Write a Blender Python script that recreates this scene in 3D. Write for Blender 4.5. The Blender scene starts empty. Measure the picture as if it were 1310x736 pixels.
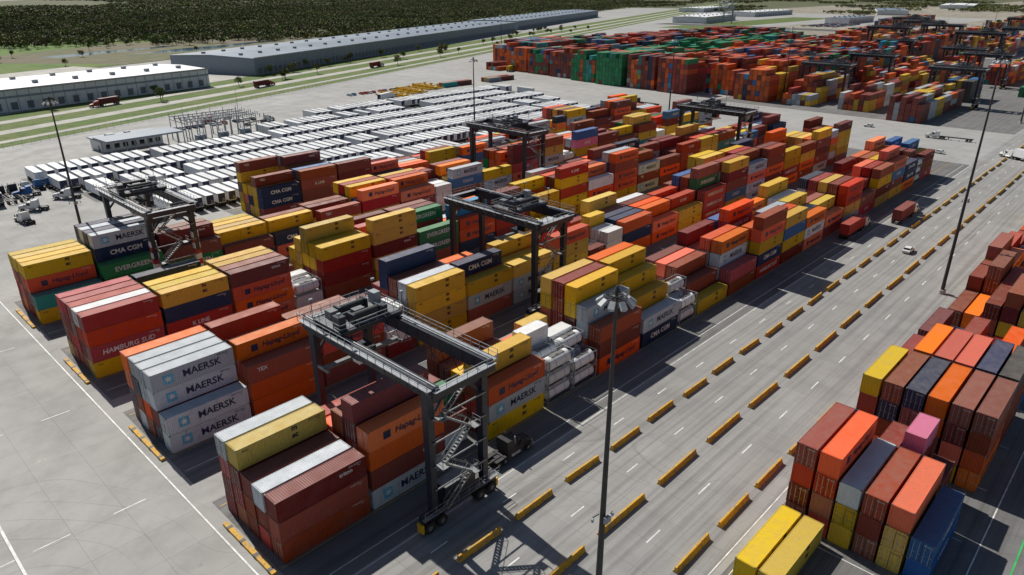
import bpy, math, random
from mathutils import Vector, Matrix
random.seed(11)
sc = bpy.context.scene
R = math.radians

# ------------------------------------------------------------------ materials
def nt_new(name):
    m = bpy.data.materials.new(name); m.use_nodes = True
    nt = m.node_tree
    return m, nt, nt.nodes["Principled BSDF"]
def N(nt, t, **kw):
    n = nt.nodes.new(t)
    for k, v in kw.items(): setattr(n, k, v)
    return n
def mixc(nt, fac, a, b, blend='MIX'):
    n = N(nt, 'ShaderNodeMix', data_type='RGBA', blend_type=blend)
    for idx, val in ((0, fac), (6, a), (7, b)):
        if hasattr(val, 'type') and hasattr(val, 'node'): nt.links.new(val, n.inputs[idx])
        elif idx == 0: n.inputs[0].default_value = val
        else: n.inputs[idx].default_value = (*val[:3], 1)
    return n.outputs[2]
def math_(nt, op, a, b=0.0, clamp=False):
    n = N(nt, 'ShaderNodeMath', operation=op, use_clamp=clamp)
    for i, val in enumerate((a, b)):
        if hasattr(val, 'node'): nt.links.new(val, n.inputs[i])
        else: n.inputs[i].default_value = val
    return n.outputs[0]
def noise(nt, vec, scale, detail=4, rough=.55):
    n = N(nt, 'ShaderNodeTexNoise'); n.inputs['Scale'].default_value = scale
    n.inputs['Detail'].default_value = detail; n.inputs['Roughness'].default_value = rough
    nt.links.new(vec, n.inputs['Vector']); return n.outputs['Fac']
def ramp(nt, f, a, b, va=0.0, vb=1.0):
    n = N(nt, 'ShaderNodeMapRange'); nt.links.new(f, n.inputs[0])
    n.inputs[1].default_value = a; n.inputs[2].default_value = b
    n.inputs[3].default_value = va; n.inputs[4].default_value = vb
    n.clamp = True; return n.outputs[0]
def mapping(nt, vec, scale):
    n = N(nt, 'ShaderNodeMapping'); nt.links.new(vec, n.inputs[0]); n.inputs['Scale'].default_value = scale
    return n.outputs[0]

def simple(name, col, rough=.6, metal=0.0, var=.25, scale=1.5):
    m, nt, p = nt_new(name)
    tc = N(nt, 'ShaderNodeTexCoord')
    f = noise(nt, tc.outputs['Object'], scale, 5)
    dark = tuple(c*(1-var) for c in col); lite = tuple(min(1, c*(1+var)) for c in col)
    c = mixc(nt, ramp(nt, f, .3, .7), dark, lite)
    nt.links.new(c, p.inputs['Base Color'])
    p.inputs['Roughness'].default_value = rough; p.inputs['Metallic'].default_value = metal
    return m

def paint(name, col, rust=.55, dust=.24, rough=.5, vmin=.72):
    m, nt, p = nt_new(name)
    tc = N(nt, 'ShaderNodeTexCoord'); oi = N(nt, 'ShaderNodeObjectInfo')
    off = N(nt, 'ShaderNodeVectorMath', operation='ADD')
    sc_ = math_(nt, 'MULTIPLY', oi.outputs['Random'], 137.0)
    nt.links.new(tc.outputs['Object'], off.inputs[0]); nt.links.new(sc_, off.inputs[1])
    v = off.outputs[0]
    # object to object difference in age
    hs = N(nt, 'ShaderNodeHueSaturation'); hs.inputs['Color'].default_value = (*col, 1)
    nt.links.new(ramp(nt, oi.outputs['Random'], 0, 1, vmin, 1.25), hs.inputs['Value'])
    r2 = math_(nt, 'FRACT', math_(nt, 'MULTIPLY', oi.outputs['Random'], 17.31))
    nt.links.new(ramp(nt, r2, 0, 1, .85, 1.1), hs.inputs['Saturation'])
    r3 = math_(nt, 'FRACT', math_(nt, 'MULTIPLY', oi.outputs['Random'], 51.7))
    nt.links.new(ramp(nt, r3, 0, 1, .488, .512), hs.inputs['Hue'])
    base = hs.outputs[0]
    f1 = noise(nt, v, .55, 5)
    chalk = tuple(c*.8+.05 for c in col)
    c = mixc(nt, ramp(nt, f1, .42, .75, 0, .45), base, chalk)
    f2 = noise(nt, mapping(nt, v, (3.2, 3.2, .35)), 1.0, 6, .65)
    c = mixc(nt, math_(nt, 'MULTIPLY', ramp(nt, f2, .60, .72), rust), c, (.075, .035, .022))
    f4 = noise(nt, v, 2.6, 8, .7)
    c = mixc(nt, math_(nt, 'MULTIPLY', ramp(nt, f4, .66, .70), rust*.8), c, (.10, .038, .02))
    ge = N(nt, 'ShaderNodeNewGeometry'); sx = N(nt, 'ShaderNodeSeparateXYZ')
    nt.links.new(ge.outputs['Normal'], sx.inputs[0])
    up = math_(nt, 'GREATER_THAN', math_(nt, 'ABSOLUTE', sx.outputs[2]), .6)
    f3 = noise(nt, v, 1.1, 6, .65)
    d = math_(nt, 'MULTIPLY', up, ramp(nt, f3, .25, .75, dust*.3, dust*1.6))
    c = mixc(nt, d, c, (.27, .215, .165))
    nt.links.new(c, p.inputs['Base Color'])
    nt.links.new(ramp(nt, f1, .3, .7, rough-.08, rough+.2), p.inputs['Roughness'])
    p.inputs['Specular IOR Level'].default_value = .3
    return m

P = {
 'y': paint('paint_yellow', (.70, .44, .014), dust=.15),
 'o': paint('paint_orange', (.86, .135, .004), dust=.06),
 'q': paint('paint_faded_orange', (.68, .088, .012), dust=.12),
 'm': paint('paint_maroon', (.20, .024, .020), dust=.2),
 'n': paint('paint_brown', (.29, .062, .030), dust=.2),
 'r': paint('paint_red', (.46, .022, .014)),
 'h': paint('paint_crimson', (.44, .014, .016)),
 'g': paint('paint_light_grey', (.46, .51, .55), rust=.5, dust=.12, vmin=.85),
 'b': paint('paint_blue', (.016, .13, .36)),
 'd': paint('paint_navy', (.012, .032, .095)),
 'w': paint('paint_white', (.76, .77, .77), rust=.35, dust=.1, vmin=.85),
 't': paint('paint_teal', (.03, .31, .30)),
 'G': paint('paint_green', (.010, .20, .07)),
 'l': paint('paint_sky_blue', (.02, .36, .68)),
 'p': paint('paint_pink', (.78, .17, .36), dust=.1),
 'k': paint('paint_dark_grey', (.06, .062, .065)),
}
P_reefer = paint('paint_reefer_white', (.80, .81, .81), rust=.25, dust=.04, vmin=.88)
M_steel = simple('casting_steel', (.17, .16, .15), .6, .2)
M_bar = simple('galvanised_bar', (.42, .42, .41), .45, .5)
M_gask = simple('rubber_black', (.02, .02, .02), .8)
M_lnavy = simple('logo_navy', (.012, .02, .07), .5)
M_lwhite = simple('logo_white', (.72, .72, .70), .5, 0, .1)
M_lblue = simple('logo_sky', (.10, .42, .62), .5)
M_lblack = simple('logo_black', (.025, .022, .02), .5)
M_glass = simple('dark_glass', (.015, .02, .025), .08, 0, .1)
M_tyre = simple('tyre', (.022, .022, .022), .85)
M_whitep = simple('vehicle_white', (.72, .72, .71), .3, 0, .08)
M_navyp = simple('crane_navy', (.016, .022, .038), .45, 0, .3)
M_greyp = simple('crane_grey', (.30, .32, .34), .5, 0, .2)
M_deck = simple('crane_deck_grey', (.15, .16, .17), .6, 0, .3)
M_grate = simple('walkway_grating', (.22, .23, .24), .6, .3)
M_yelp = simple('safety_yellow', (.66, .40, .015), .55, 0, .2)
M_redp = simple('signal_red', (.42, .03, .02), .5)
M_dark = simple('chassis_black', (.03, .03, .032), .6)

def concrete(name, col, slab=(6.1, 6.1), streak=True, joint=.35, stain=1.0):
    m, nt, p = nt_new(name)
    ge = N(nt, 'ShaderNodeNewGeometry'); pos = ge.outputs['Position']
    f1 = noise(nt, pos, .016, 6, .6); f2 = noise(nt, pos, .13, 8, .68); f3 = noise(nt, pos, 2.5, 6, .7)
    c = mixc(nt, ramp(nt, f1, .3, .7), tuple(x*.82 for x in col), tuple(x*1.12 for x in col))
    c = mixc(nt, ramp(nt, f2, .45, .75, 0, .45*stain), c, tuple(x*.52 for x in col))
    c = mixc(nt, ramp(nt, f3, .35, .7, 0, .18), c, tuple(x*.72 for x in col))
    # slab to slab tone and joints
    sx = N(nt, 'ShaderNodeSeparateXYZ'); nt.links.new(pos, sx.inputs[0])
    gx = math_(nt, 'DIVIDE', sx.outputs[0], slab[0]); gy = math_(nt, 'DIVIDE', sx.outputs[1], slab[1])
    cx = N(nt, 'ShaderNodeCombineXYZ')
    nt.links.new(math_(nt, 'FLOOR', gx), cx.inputs[0]); nt.links.new(math_(nt, 'FLOOR', gy), cx.inputs[1])
    wn = N(nt, 'ShaderNodeTexWhiteNoise', noise_dimensions='2D'); nt.links.new(cx.outputs[0], wn.inputs['Vector'])
    hs = N(nt, 'ShaderNodeHueSaturation'); nt.links.new(c, hs.inputs['Color'])
    nt.links.new(ramp(nt, wn.outputs['Value'], 0, 1, .955, 1.035), hs.inputs['Value']); c = hs.outputs[0]
    jx = math_(nt, 'LESS_THAN', math_(nt, 'MULTIPLY', math_(nt, 'FRACT', gx), slab[0]), .06)
    jy = math_(nt, 'LESS_THAN', math_(nt, 'MULTIPLY', math_(nt, 'FRACT', gy), slab[1]), .06)
    j = math_(nt, 'MULTIPLY', math_(nt, 'MAXIMUM', jx, jy), joint)
    c = mixc(nt, j, c, (.05, .048, .045))
    if streak:
        s = noise(nt, mapping(nt, pos, (.012, .9, 1)), 1.0, 5, .6)
        c = mixc(nt, ramp(nt, s, .46, .70, 0, .65), c, tuple(x*.38 for x in col))
        s2 = noise(nt, mapping(nt, pos, (.05, 3.0, 1)), 1.0, 4, .6)
        c = mixc(nt, ramp(nt, s2, .57, .70, 0, .42), c, tuple(x*.35 for x in col))
    o = noise(nt, pos, .27, 5, .6)
    c = mixc(nt, ramp(nt, o, .68, .78, 0, .45), c, (.05, .047, .042))
    # curved tyre marks: contour lines of a smooth field
    w_ = noise(nt, pos, .02, 1, .3)
    tw = math_(nt, 'ABSOLUTE', math_(nt, 'SUBTRACT', math_(nt, 'FRACT', math_(nt, 'MULTIPLY', w_, 26.0)), .5))
    tm = math_(nt, 'MULTIPLY', ramp(nt, tw, .03, .0, 0, 1), ramp(nt, f1, .45, .6, 0, .28))
    c = mixc(nt, tm, c, (.05, .05, .05))
    nt.links.new(c, p.inputs['Base Color'])
    nt.links.new(ramp(nt, f2, .3, .7, .75, .95), p.inputs['Roughness'])
    bp = N(nt, 'ShaderNodeBump'); bp.inputs['Strength'].default_value = .25; bp.inputs['Distance'].default_value = .03
    nt.links.new(f3, bp.inputs['Height']); nt.links.new(bp.outputs[0], p.inputs['Normal'])
    return m
M_yard = concrete('yard_concrete', (.35, .345, .33), streak=False)
M_lane = concrete('lane_concrete', (.31, .305, .295), (4.6, 4.7), True)
M_block = concrete('block_pavement', (.18, .177, .173), (12.8, 6.1), True, .3, 1.3)
M_asph = concrete('asphalt', (.10, .10, .10), (400, 400), True, 0)
M_pale = concrete('pale_concrete', (.42, .405, .37), (9, 9), False, .2)
M_paintw = simple('marking_white', (.68, .68, .66), .7, 0, .3, .8)
M_painty = simple('marking_yellow', (.50, .33, .03), .7, 0, .35, .8)
M_paintg = simple('marking_green', (.04, .40, .10), .7, 0, .3, .8)

def land(name, c1, c2, c3, s=.01):
    m, nt, p = nt_new(name)
    ge = N(nt, 'ShaderNodeNewGeometry'); pos = ge.outputs['Position']
    f1 = noise(nt, pos, s, 7, .62); f2 = noise(nt, pos, s*6, 6, .7)
    c = mixc(nt, ramp(nt, f1, .38, .62), c1, c2)
    c = mixc(nt, ramp(nt, f2, .48, .62), c, c3)
    nt.links.new(c, p.inputs['Base Color']); p.inputs['Roughness'].default_value = .95
    return m
M_ground = land('ground_scrub', (.075, .095, .03), (.11, .10, .05), (.055, .075, .024), .004)
M_grass = land('grass_verge', (.075, .135, .014), (.13, .15, .035), (.05, .10, .012), .03)
M_marsh = land('marsh_grass', (.085, .17, .014), (.12, .16, .03), (.06, .12, .016), .008)
M_marsh2 = land('marsh_brown', (.13, .105, .06), (.09, .11, .03), (.16, .135, .09), .01)
M_dirt = land('bare_dirt', (.26, .23, .18), (.32, .29, .24), (.18, .17, .13), .01)
mw, nt, p = nt_new('water')
p.inputs['Base Color'].default_value = (.06, .12, .17, 1); p.inputs['Roughness'].default_value = .12
tc = N(nt, 'ShaderNodeNewGeometry'); bp = N(nt, 'ShaderNodeBump'); bp.inputs['Strength'].default_value = .3
nt.links.new(noise(nt, tc.outputs['Position'], .3, 4), bp.inputs['Height']); nt.links.new(bp.outputs[0], p.inputs['Normal'])
M_water = mw

# ------------------------------------------------------------------ mesh builder
_tc = {}
def text_geo(s, size, off=.0, shear=0.0):
    k = (s, size, off, shear)
    if k in _tc: return _tc[k]
    cu = bpy.data.curves.new('t', 'FONT'); cu.body = s; cu.size = size; cu.resolution_u = 2
    cu.align_x = 'CENTER'; cu.align_y = 'CENTER'; cu.offset = off; cu.shear = shear
    ob = bpy.data.objects.new('t', cu); sc.collection.objects.link(ob)
    dg = bpy.context.evaluated_depsgraph_get(); dg.update()
    me = bpy.data.meshes.new_from_object(ob.evaluated_get(dg))
    g = ([tuple(v.co) for v in me.vertices], [tuple(q.vertices) for q in me.polygons])
    bpy.data.objects.remove(ob); bpy.data.curves.remove(cu); bpy.data.meshes.remove(me)
    _tc[k] = g; return g

class MB:
    def __init__(s): s.v = []; s.f = []; s.m = []
    def add(s, vs, fs, mi):
        b = len(s.v); s.v += [tuple(v) for v in vs]
        for f in fs: s.f.append(tuple(b+i for i in f)); s.m.append(mi)
    def quad(s, a, b, c, d, mi=0): s.add([a, b, c, d], [(0, 1, 2, 3)], mi)
    BF = [(0, 3, 2, 1), (4, 5, 6, 7), (0, 1, 5, 4), (1, 2, 6, 5), (2, 3, 7, 6), (3, 0, 4, 7)]
    def box(s, x0, x1, y0, y1, z0, z1, mi=0):
        s.add([(x0, y0, z0), (x1, y0, z0), (x1, y1, z0), (x0, y1, z0), (x0, y0, z1), (x1, y0, z1), (x1, y1, z1), (x0, y1, z1)], MB.BF, mi)
    def hexa(s, b, t, mi=0): s.add(list(b)+list(t), MB.BF, mi)
    def beam(s, p0, p1, w, h, mi=0, w1=None, h1=None):
        p0 = Vector(p0); p1 = Vector(p1); d = (p1-p0).normalized()
        up = Vector((0, 0, 1)) if abs(d.z) < .95 else Vector((1, 0, 0))
        a = d.cross(up).normalized(); u = a.cross(d).normalized()
        w1 = w if w1 is None else w1; h1 = h if h1 is None else h1
        def ring(p, w, h): return [p-a*w/2-u*h/2, p+a*w/2-u*h/2, p+a*w/2+u*h/2, p-a*w/2+u*h/2]
        s.add(ring(p0, w, h)+ring(p1, w1, h1), MB.BF, mi)
    def cyl(s, p0, p1, r0, r1=None, n=10, mi=0):
        r1 = r0 if r1 is None else r1
        p0 = Vector(p0); p1 = Vector(p1); d = (p1-p0).normalized()
        up = Vector((0, 0, 1)) if abs(d.z) < .95 else Vector((1, 0, 0))
        a = d.cross(up).normalized(); u = a.cross(d).normalized(); vs = []
        for p, r in ((p0, r0), (p1, r1)):
            for i in range(n):
                t = 2*math.pi*i/n; vs.append(p+a*math.cos(t)*r+u*math.sin(t)*r)
        fs = [(i, (i+1) % n, n+(i+1) % n, n+i) for i in range(n)]+[tuple(range(n-1, -1, -1)), tuple(range(n, 2*n))]
        s.add(vs, fs, mi)
    def text(s, txt, size, fn, mi, off=0.0, shear=0.0):
        vs, fs = text_geo(txt, size, off, shear)
        s.add([fn(v[0], v[1]) for v in vs], fs, mi)
    def rail(s, p0, p1, h=1.1, mi=0, step=2.0, t=.05):
        p0 = Vector(p0); p1 = Vector(p1); L = (p1-p0).length; n = max(1, int(L/step))
        for k in range(n+1):
            q = p0.lerp(p1, k/n); s.beam(q, q+Vector((0, 0, h)), t, t, mi)
        for z in (h, h*.5): s.beam(p0+Vector((0, 0, z)), p1+Vector((0, 0, z)), t, t, mi)
    def mesh(s, name, mats):
        me = bpy.data.meshes.new(name); me.from_pydata(s.v, [], s.f)
        for m in mats: me.materials.append(m)
        me.polygons.foreach_set('material_index', s.m); me.update(); return me

def obj(name, me, loc=(0, 0, 0), rz=0, parent=None, scale=None):
    o = bpy.data.objects.new(name, me); o.location = loc; o.rotation_euler = (0, 0, rz)
    if scale: o.scale = scale
    sc.collection.objects.link(o)
    if parent: o.parent = parent
    return o
def empty(name, loc=(0, 0, 0), rz=0):
    o = obj(name, None, loc, rz); o.empty_display_size = 1; return o

# ------------------------------------------------------------------ containers
HW = 1.219
def corr(mb, a0, a1, lo, hi, o, i, axis, per=.28, mi=0):
    n = max(1, round((a1-a0)/per)); per = (a1-a0)/n; pts = []
    for k in range(n):
        b = a0+k*per
        pts += [(b, o), (b+per*.26, o), (b+per*.5, i), (b+per*.76, i)]
    pts.append((a1, o)); vs = []
    for t, d in pts:
        for z in (lo, hi):
            vs.append({'side': (t, d, z), 'end': (d, t, z), 'roof': (t, z, d)}[axis])
    mb.add(vs, [(2*k, 2*k+2, 2*k+3, 2*k+1) for k in range(len(pts)-1)], mi)

def container(name, L, H, mat, deco=None, kind='dry', seed=0):
    mb = MB(); hl = L/2; rnd = random.Random(seed)
    for sx in (-1, 1):
        for sy in (-1, 1):
            x0, x1 = sorted((sx*hl, sx*(hl-.15))); y0, y1 = sorted((sy*HW, sy*(HW-.12)))
            mb.box(x0, x1, y0, y1, .118, H-.118, 0)
            for z in (0, H-.118):
                x0, x1 = sorted((sx*(hl+.004), sx*(hl-.178))); y0, y1 = sorted((sy*(HW+.004), sy*(HW-.162)))
                mb.box(x0, x1, y0, y1, z, z+.118, 1)
    for sy in (-1, 1):
        y0, y1 = sorted((sy*(HW-.012), sy*(HW-.08)))
        mb.box(-hl+.178, hl-.178, y0, y1, .02, .17, 0); mb.box(-hl+.178, hl-.178, y0, y1, H-.10, H-.012, 0)
        if kind == 'reefer':
            y = sy*(HW-.02)
            mb.quad((-hl+.15, y, .17), (hl-.15, y, .17), (hl-.15, y, H-.1), (-hl+.15, y, H-.1), 0)
            for k in range(int(L/1.2)):
                x = -hl+.6+k*1.2; a, b = sorted((y, y+sy*.012)); mb.box(x, x+.06, a, b, .18, H-.11, 0)
        else:
            corr(mb, -hl+.15, hl-.15, .17, H-.10, sy*(HW-.02), sy*(HW-.06), 'side')
    for sx in (-1, 1):
        x0, x1 = sorted((sx*(hl-.012), sx*(hl-.10)))
        mb.box(x0, x1, -HW+.162, HW-.162, .02, .17, 0); mb.box(x0, x1, -HW+.162, HW-.162, H-.11, H-.012, 0)
    corr(mb, -hl+.15, hl-.15, -HW+.07, HW-.07, H-.022, H-.045, 'roof', .30)
    mb.quad((-hl+.1, -HW+.05, .1), (hl-.1, -HW+.05, .1), (hl-.1, HW-.05, .1), (-hl+.1, HW-.05, .1), 1)
    if kind == 'reefer':
        x = -hl+.12; mb.quad((x, -HW+.12, .17), (x, HW-.12, .17), (x, HW-.12, H-.1), (x, -HW+.12, H-.1), 5)
        mb.box(-hl+.02, -hl+.11, -.95, .95, H-1.15, H-.2, 4); mb.cyl((-hl+.02, .0, H-.65), (-hl-.0, 0, H-.65), .38, .38, 12, 5)
        mb.box(-hl+.02, -hl+.11, -1.0, -.1, .25, 1.3, 1); mb.box(-hl+.02, -hl+.11, .05, 1.0, .25, 1.5, 4)
    else:
        corr(mb, -HW+.12, HW-.12, .17, H-.11, -(hl-.03), -(hl-.07), 'end')
    # door end
    x = hl-.06; mb.quad((x, -HW+.12, .17), (x, HW-.12, .17), (x, HW-.12, H-.11), (x, -HW+.12, H-.11), 0)
    for sy in (-1, 1):
        for k in range(3):
            z0 = .35+k*(H-.7)/3; y0, y1 = sorted((sy*.12, sy*(HW-.2)))
            mb.box(x, x+.018, y0, y1, z0, z0+(H-.7)/3-.14, 0)
        for yy in (.30, .86):
            mb.box(x+.02, x+.06, sy*yy-.022, sy*yy+.022, .15, H-.13, 2)
            mb.box(x+.025, x+.07, sy*yy-.02, sy*yy+.26, 1.15, 1.19, 2)
        for z in (.4, 1.0, 1.6, 2.2): mb.box(x+.01, x+.05, sy*(HW-.14)-.05, sy*(HW-.14)+.05, z, z+.12, 1)
    mb.box(x, x+.012, -.03, .03, .17, H-.11, 3)
    # markings
    F = [lambda cx, cz: (lambda a, b: (cx+a, -HW-.002, cz+b)), lambda cx, cz: (lambda a, b: (-cx-a, HW+.002, cz+b))]
    idn = ''.join(rnd.choice('ABCDEFGHKLMSTU') for _ in range(4))+' %06d %d' % (rnd.randint(100000, 999999), rnd.randint(0, 9))
    for f in F:
        mb.text(idn, .26, f(hl-1.6, H-.42), 4, .004)
        mb.text('22G1', .2, f(hl-1.0, H-.72), 4, .003)
        if deco:
            for d in deco:
                if d[0] == 'T': mb.text(d[1], d[2], f(d[3], H/2+d[4]), d[5], d[6] if len(d) > 6 else .02, d[7] if len(d) > 7 else 0)
                elif d[0] == 'S':   # square badge
                    c = f(d[1], H/2); a = d[2]/2; q = [c(-a, -a), c(a, -a), c(a, a), c(-a, a)]; mb.quad(*q, d[3])
                    if d[4] == 'star':
                        g = f(d[1], H/2); pts = []
                        for k in range(14):
                            rr = (a*.85 if k % 2 == 0 else a*.35); t = math.pi*k/7+math.pi/2
                            v = g(rr*math.cos(t), rr*math.sin(t)); sgn = -1 if v[1] < 0 else 1
                            pts.append((v[0], v[1]+sgn*.004, v[2]))
                        mb.add(pts, [tuple(range(14))], 6)
    mb.text(idn, .16, lambda a, b: (hl-.035, .62+a, H-.42+b), 4, .004)
    return mb.mesh(name, [mat, M_steel, M_bar, M_gask, M_lwhite, M_lnavy, M_lwhite, M_lblue, M_lblack])
# slots: 0 body 1 steel 2 bar 3 gasket 4 white 5 navy 6 white 7 skyblue 8 black
def container_inv(name, L, H, mat, deco, kind='dry', seed=0):  # light bodies: dark id text
    me = container(name, L, H, mat, deco, kind, seed); me.materials[4] = M_lnavy; return me
H4, HS = 2.896, 2.591
L4, L2 = 12.192, 6.058
msc = [('T', 'm\nsc', 1.05, 1.6, .42, 8, .05), ('T', 'MEDU', .3, -4.9, .9, 8, .004)]
mae = [('S', -3.7, 1.45, 7, 'star'), ('T', 'MAERSK', 1.55, 1.2, 0, 5, .03)]
hap = [('S', -3.3, 1.1, 5, ''), ('T', 'Hapag-Lloyd', 1.3, 1.2, 0, 5, .025, .2)]
ham = [('T', 'HAMBURG SUD', 1.25, 0, 0, 4, .03, .15)]
eve = [('T', 'EVERGREEN', 1.45, 0, 0, 4, .03)]
cma = [('T', 'CMA CGM', 1.4, 0, 0, 4, .04)]
MESH = {}
def reg(code, lst): MESH[code] = lst
reg('y', [container_inv('c_y%d' % i, L4, H4, P['y'], msc, seed=i) for i in range(2)])
reg('o', [container('c_o1', L4, H4, P['o'], hap, seed=3), container('c_o2', L4, H4, P['o'], hap, seed=4)])
reg('q', [container('c_q', L4, H4, P['q'], hap, seed=33), container('c_q2', L4, H4, P['q'], None, seed=34)])
reg('m', [container('c_m1', L4, H4, P['m'], None, seed=5), container('c_m2', L4, H4, P['n'], [('T', 'TEX', .9, -3.8, .5, 4)], seed=6),
          container('c_m3', L4, H4, P['n'], None, seed=7), container('c_m4', L4, H4, P['m'], [('T', 'triton', .8, 3.2, .5, 4)], seed=8),
          container('c_m5', L4, H4, P['m'], None, seed=85), container('c_m6', L4, H4, P['n'], None, seed=86)])
reg('n', [MESH['m'][2]])
reg('r', [container('c_r1', L4, H4, P['r'], None, seed=9), container('c_r2', L4, H4, P['r'], [('T', 'K LINE', 1.1, 0, 0, 4, .03)], seed=10)])
reg('h', [container('c_h', L4, H4, P['h'], ham, seed=11)])
reg('g', [container_inv('c_g', L4, H4, P['g'], mae, seed=12), container_inv('c_g2', L4, H4, P['g'], mae, seed=13)])
reg('b', [container('c_b', L4, H4, P['b'], [('T', 'COSCO', 1.2, 0, 0, 4, .03)], seed=14), container('c_b2', L4, H4, P['b'], None, seed=15)])
reg('d', [container('c_d', L4, H4, P['d'], cma, seed=16), container('c_d2', L4, H4, P['d'], None, seed=17)])
reg('w', [container_inv('c_w', L4, H4, P['w'], None, 'reefer', seed=18), container_inv('c_w2', L4, H4, P['w'], mae, 'reefer', seed=19)])
reg('R', [container_inv('c_R', L4, H4, P_reefer, None, 'reefer', seed=58)])
reg('t', [container('c_t', L4, H4, P['t'], [('T', 'HMM', 1.4, 0, 0, 4, .04)], seed=20)])
reg('G', [container('c_G', L4, H4, P['G'], eve, seed=21)])
reg('l', [container('c_l', L4, H4, P['l'], None, seed=22)])
reg('p', [container('c_p', L4, H4, P['p'], [('T', 'ONE', 1.5, 0, 0, 4, .04)], seed=23)])
reg('k', [container('c_k', L4, H4, P['k'], None, seed=24)])
SM = {c: container('s_'+c, L2, HS, P[c], None, seed=40+i) for i, c in enumerate('yomnrgbdwtGlp')}
SM['q'] = SM['o']; SM['h'] = SM['r']; SM['k'] = SM['d']
def tank():
    mb = MB(); hl = L2/2; H = HS
    for sx in (-1, 1):
        for sy in (-1, 1):
            x0, x1 = sorted((sx*hl, sx*(hl-.12))); y0, y1 = sorted((sy*HW, sy*(HW-.11)))
            mb.box(x0, x1, y0, y1, 0, H, 0)
        x = sx*(hl-.06)
        mb.beam((x, -HW+.11, .08), (x, HW-.11, .08), .1, .12, 0); mb.beam((x, -HW+.11, H-.08), (x, HW-.11, H-.08), .1, .1, 0)
        mb.beam((x, -HW+.1, .2), (x, -.5, .9), .07, .07, 0); mb.beam((x, HW-.1, .2), (x, .5, .9), .07, .07, 0)
        mb.beam((x, -HW+.1, H-.2), (x, -.5, H-.9), .07, .07, 0); mb.beam((x, HW-.1, H-.2), (x, .5, H-.9), .07, .07, 0)
    for sy in (-1, 1):
        y = sy*(HW-.06)
        mb.beam((-hl+.12, y, .08), (hl-.12, y, .08), .08, .1, 0); mb.beam((-hl+.12, y, H-.08), (hl-.12, y, H-.08), .06, .06, 0)
    zc = 1.36
    mb.cyl((-hl+.6, 0, zc), (hl-.6, 0, zc), 1.1, 1.1, 28, 1)
    for sx in (-1, 1):
        mb.cyl((sx*(hl-.6), 0, zc), (sx*(hl-.35), 0, zc), 1.1, .8, 28, 1); mb.cyl((sx*(hl-.35), 0, zc), (sx*(hl-.22), 0, zc), .8, .3, 28, 1)
        mb.cyl((sx*1.2-.03, 0, zc), (sx*1.2+.03, 0, zc), 1.12, 1.12, 28, 2)
    mb.box(-1.6, 1.6, -.35, .35, H-.16, H-.11, 2); mb.cyl((0, 0, H-.3), (0, 0, H-.02), .28, .28, 12, 2)
    return mb.mesh('tank', [M_greyp, P['w'], M_steel])
TANK = tank()

W = {'y': 22, 'o': 11, 'q': 10, 'm': 31, 'r': 6, 'g': 9, 'b': 4.5, 'd': 3, 'w': 3, 'h': 2, 'G': 1.5, 't': 1, 'l': 1.5, 'p': .3, 'k': 1}
def pick(w=W): return random.choices(list(w), list(w.values()))[0]
ncon = 0
def put(code, x, y, z, L=L4, rz=None):
    global ncon; ncon += 1
    rz = random.choice((0, math.pi)) if rz is None else rz
    if code == 'T':
        obj('tank_container', TANK, (x, y, z), rz); return HS
    if L < 7:
        obj('shipping_container', SM.get(code, SM['m']), (x, y, z), rz); return HS
    obj('refrigerated_container' if code == 'w' else 'shipping_container', random.choice(MESH[code]), (x, y, z), rz); return H4
def stack(x0, yc, codes, L=L4):
    z = .006
    for c in codes:
        z += put(c, x0+L/2+random.uniform(-.07, .07), yc+random.uniform(-.05, .05), z, L)+.012
PIT = 2.80
BY = {'A': 62.5, 'B': 93.1, 'C': 123.6, 'D': 154.1, 'E': 184.6}
def rowy(b, i): return BY[b]+1.22+i*PIT
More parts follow.
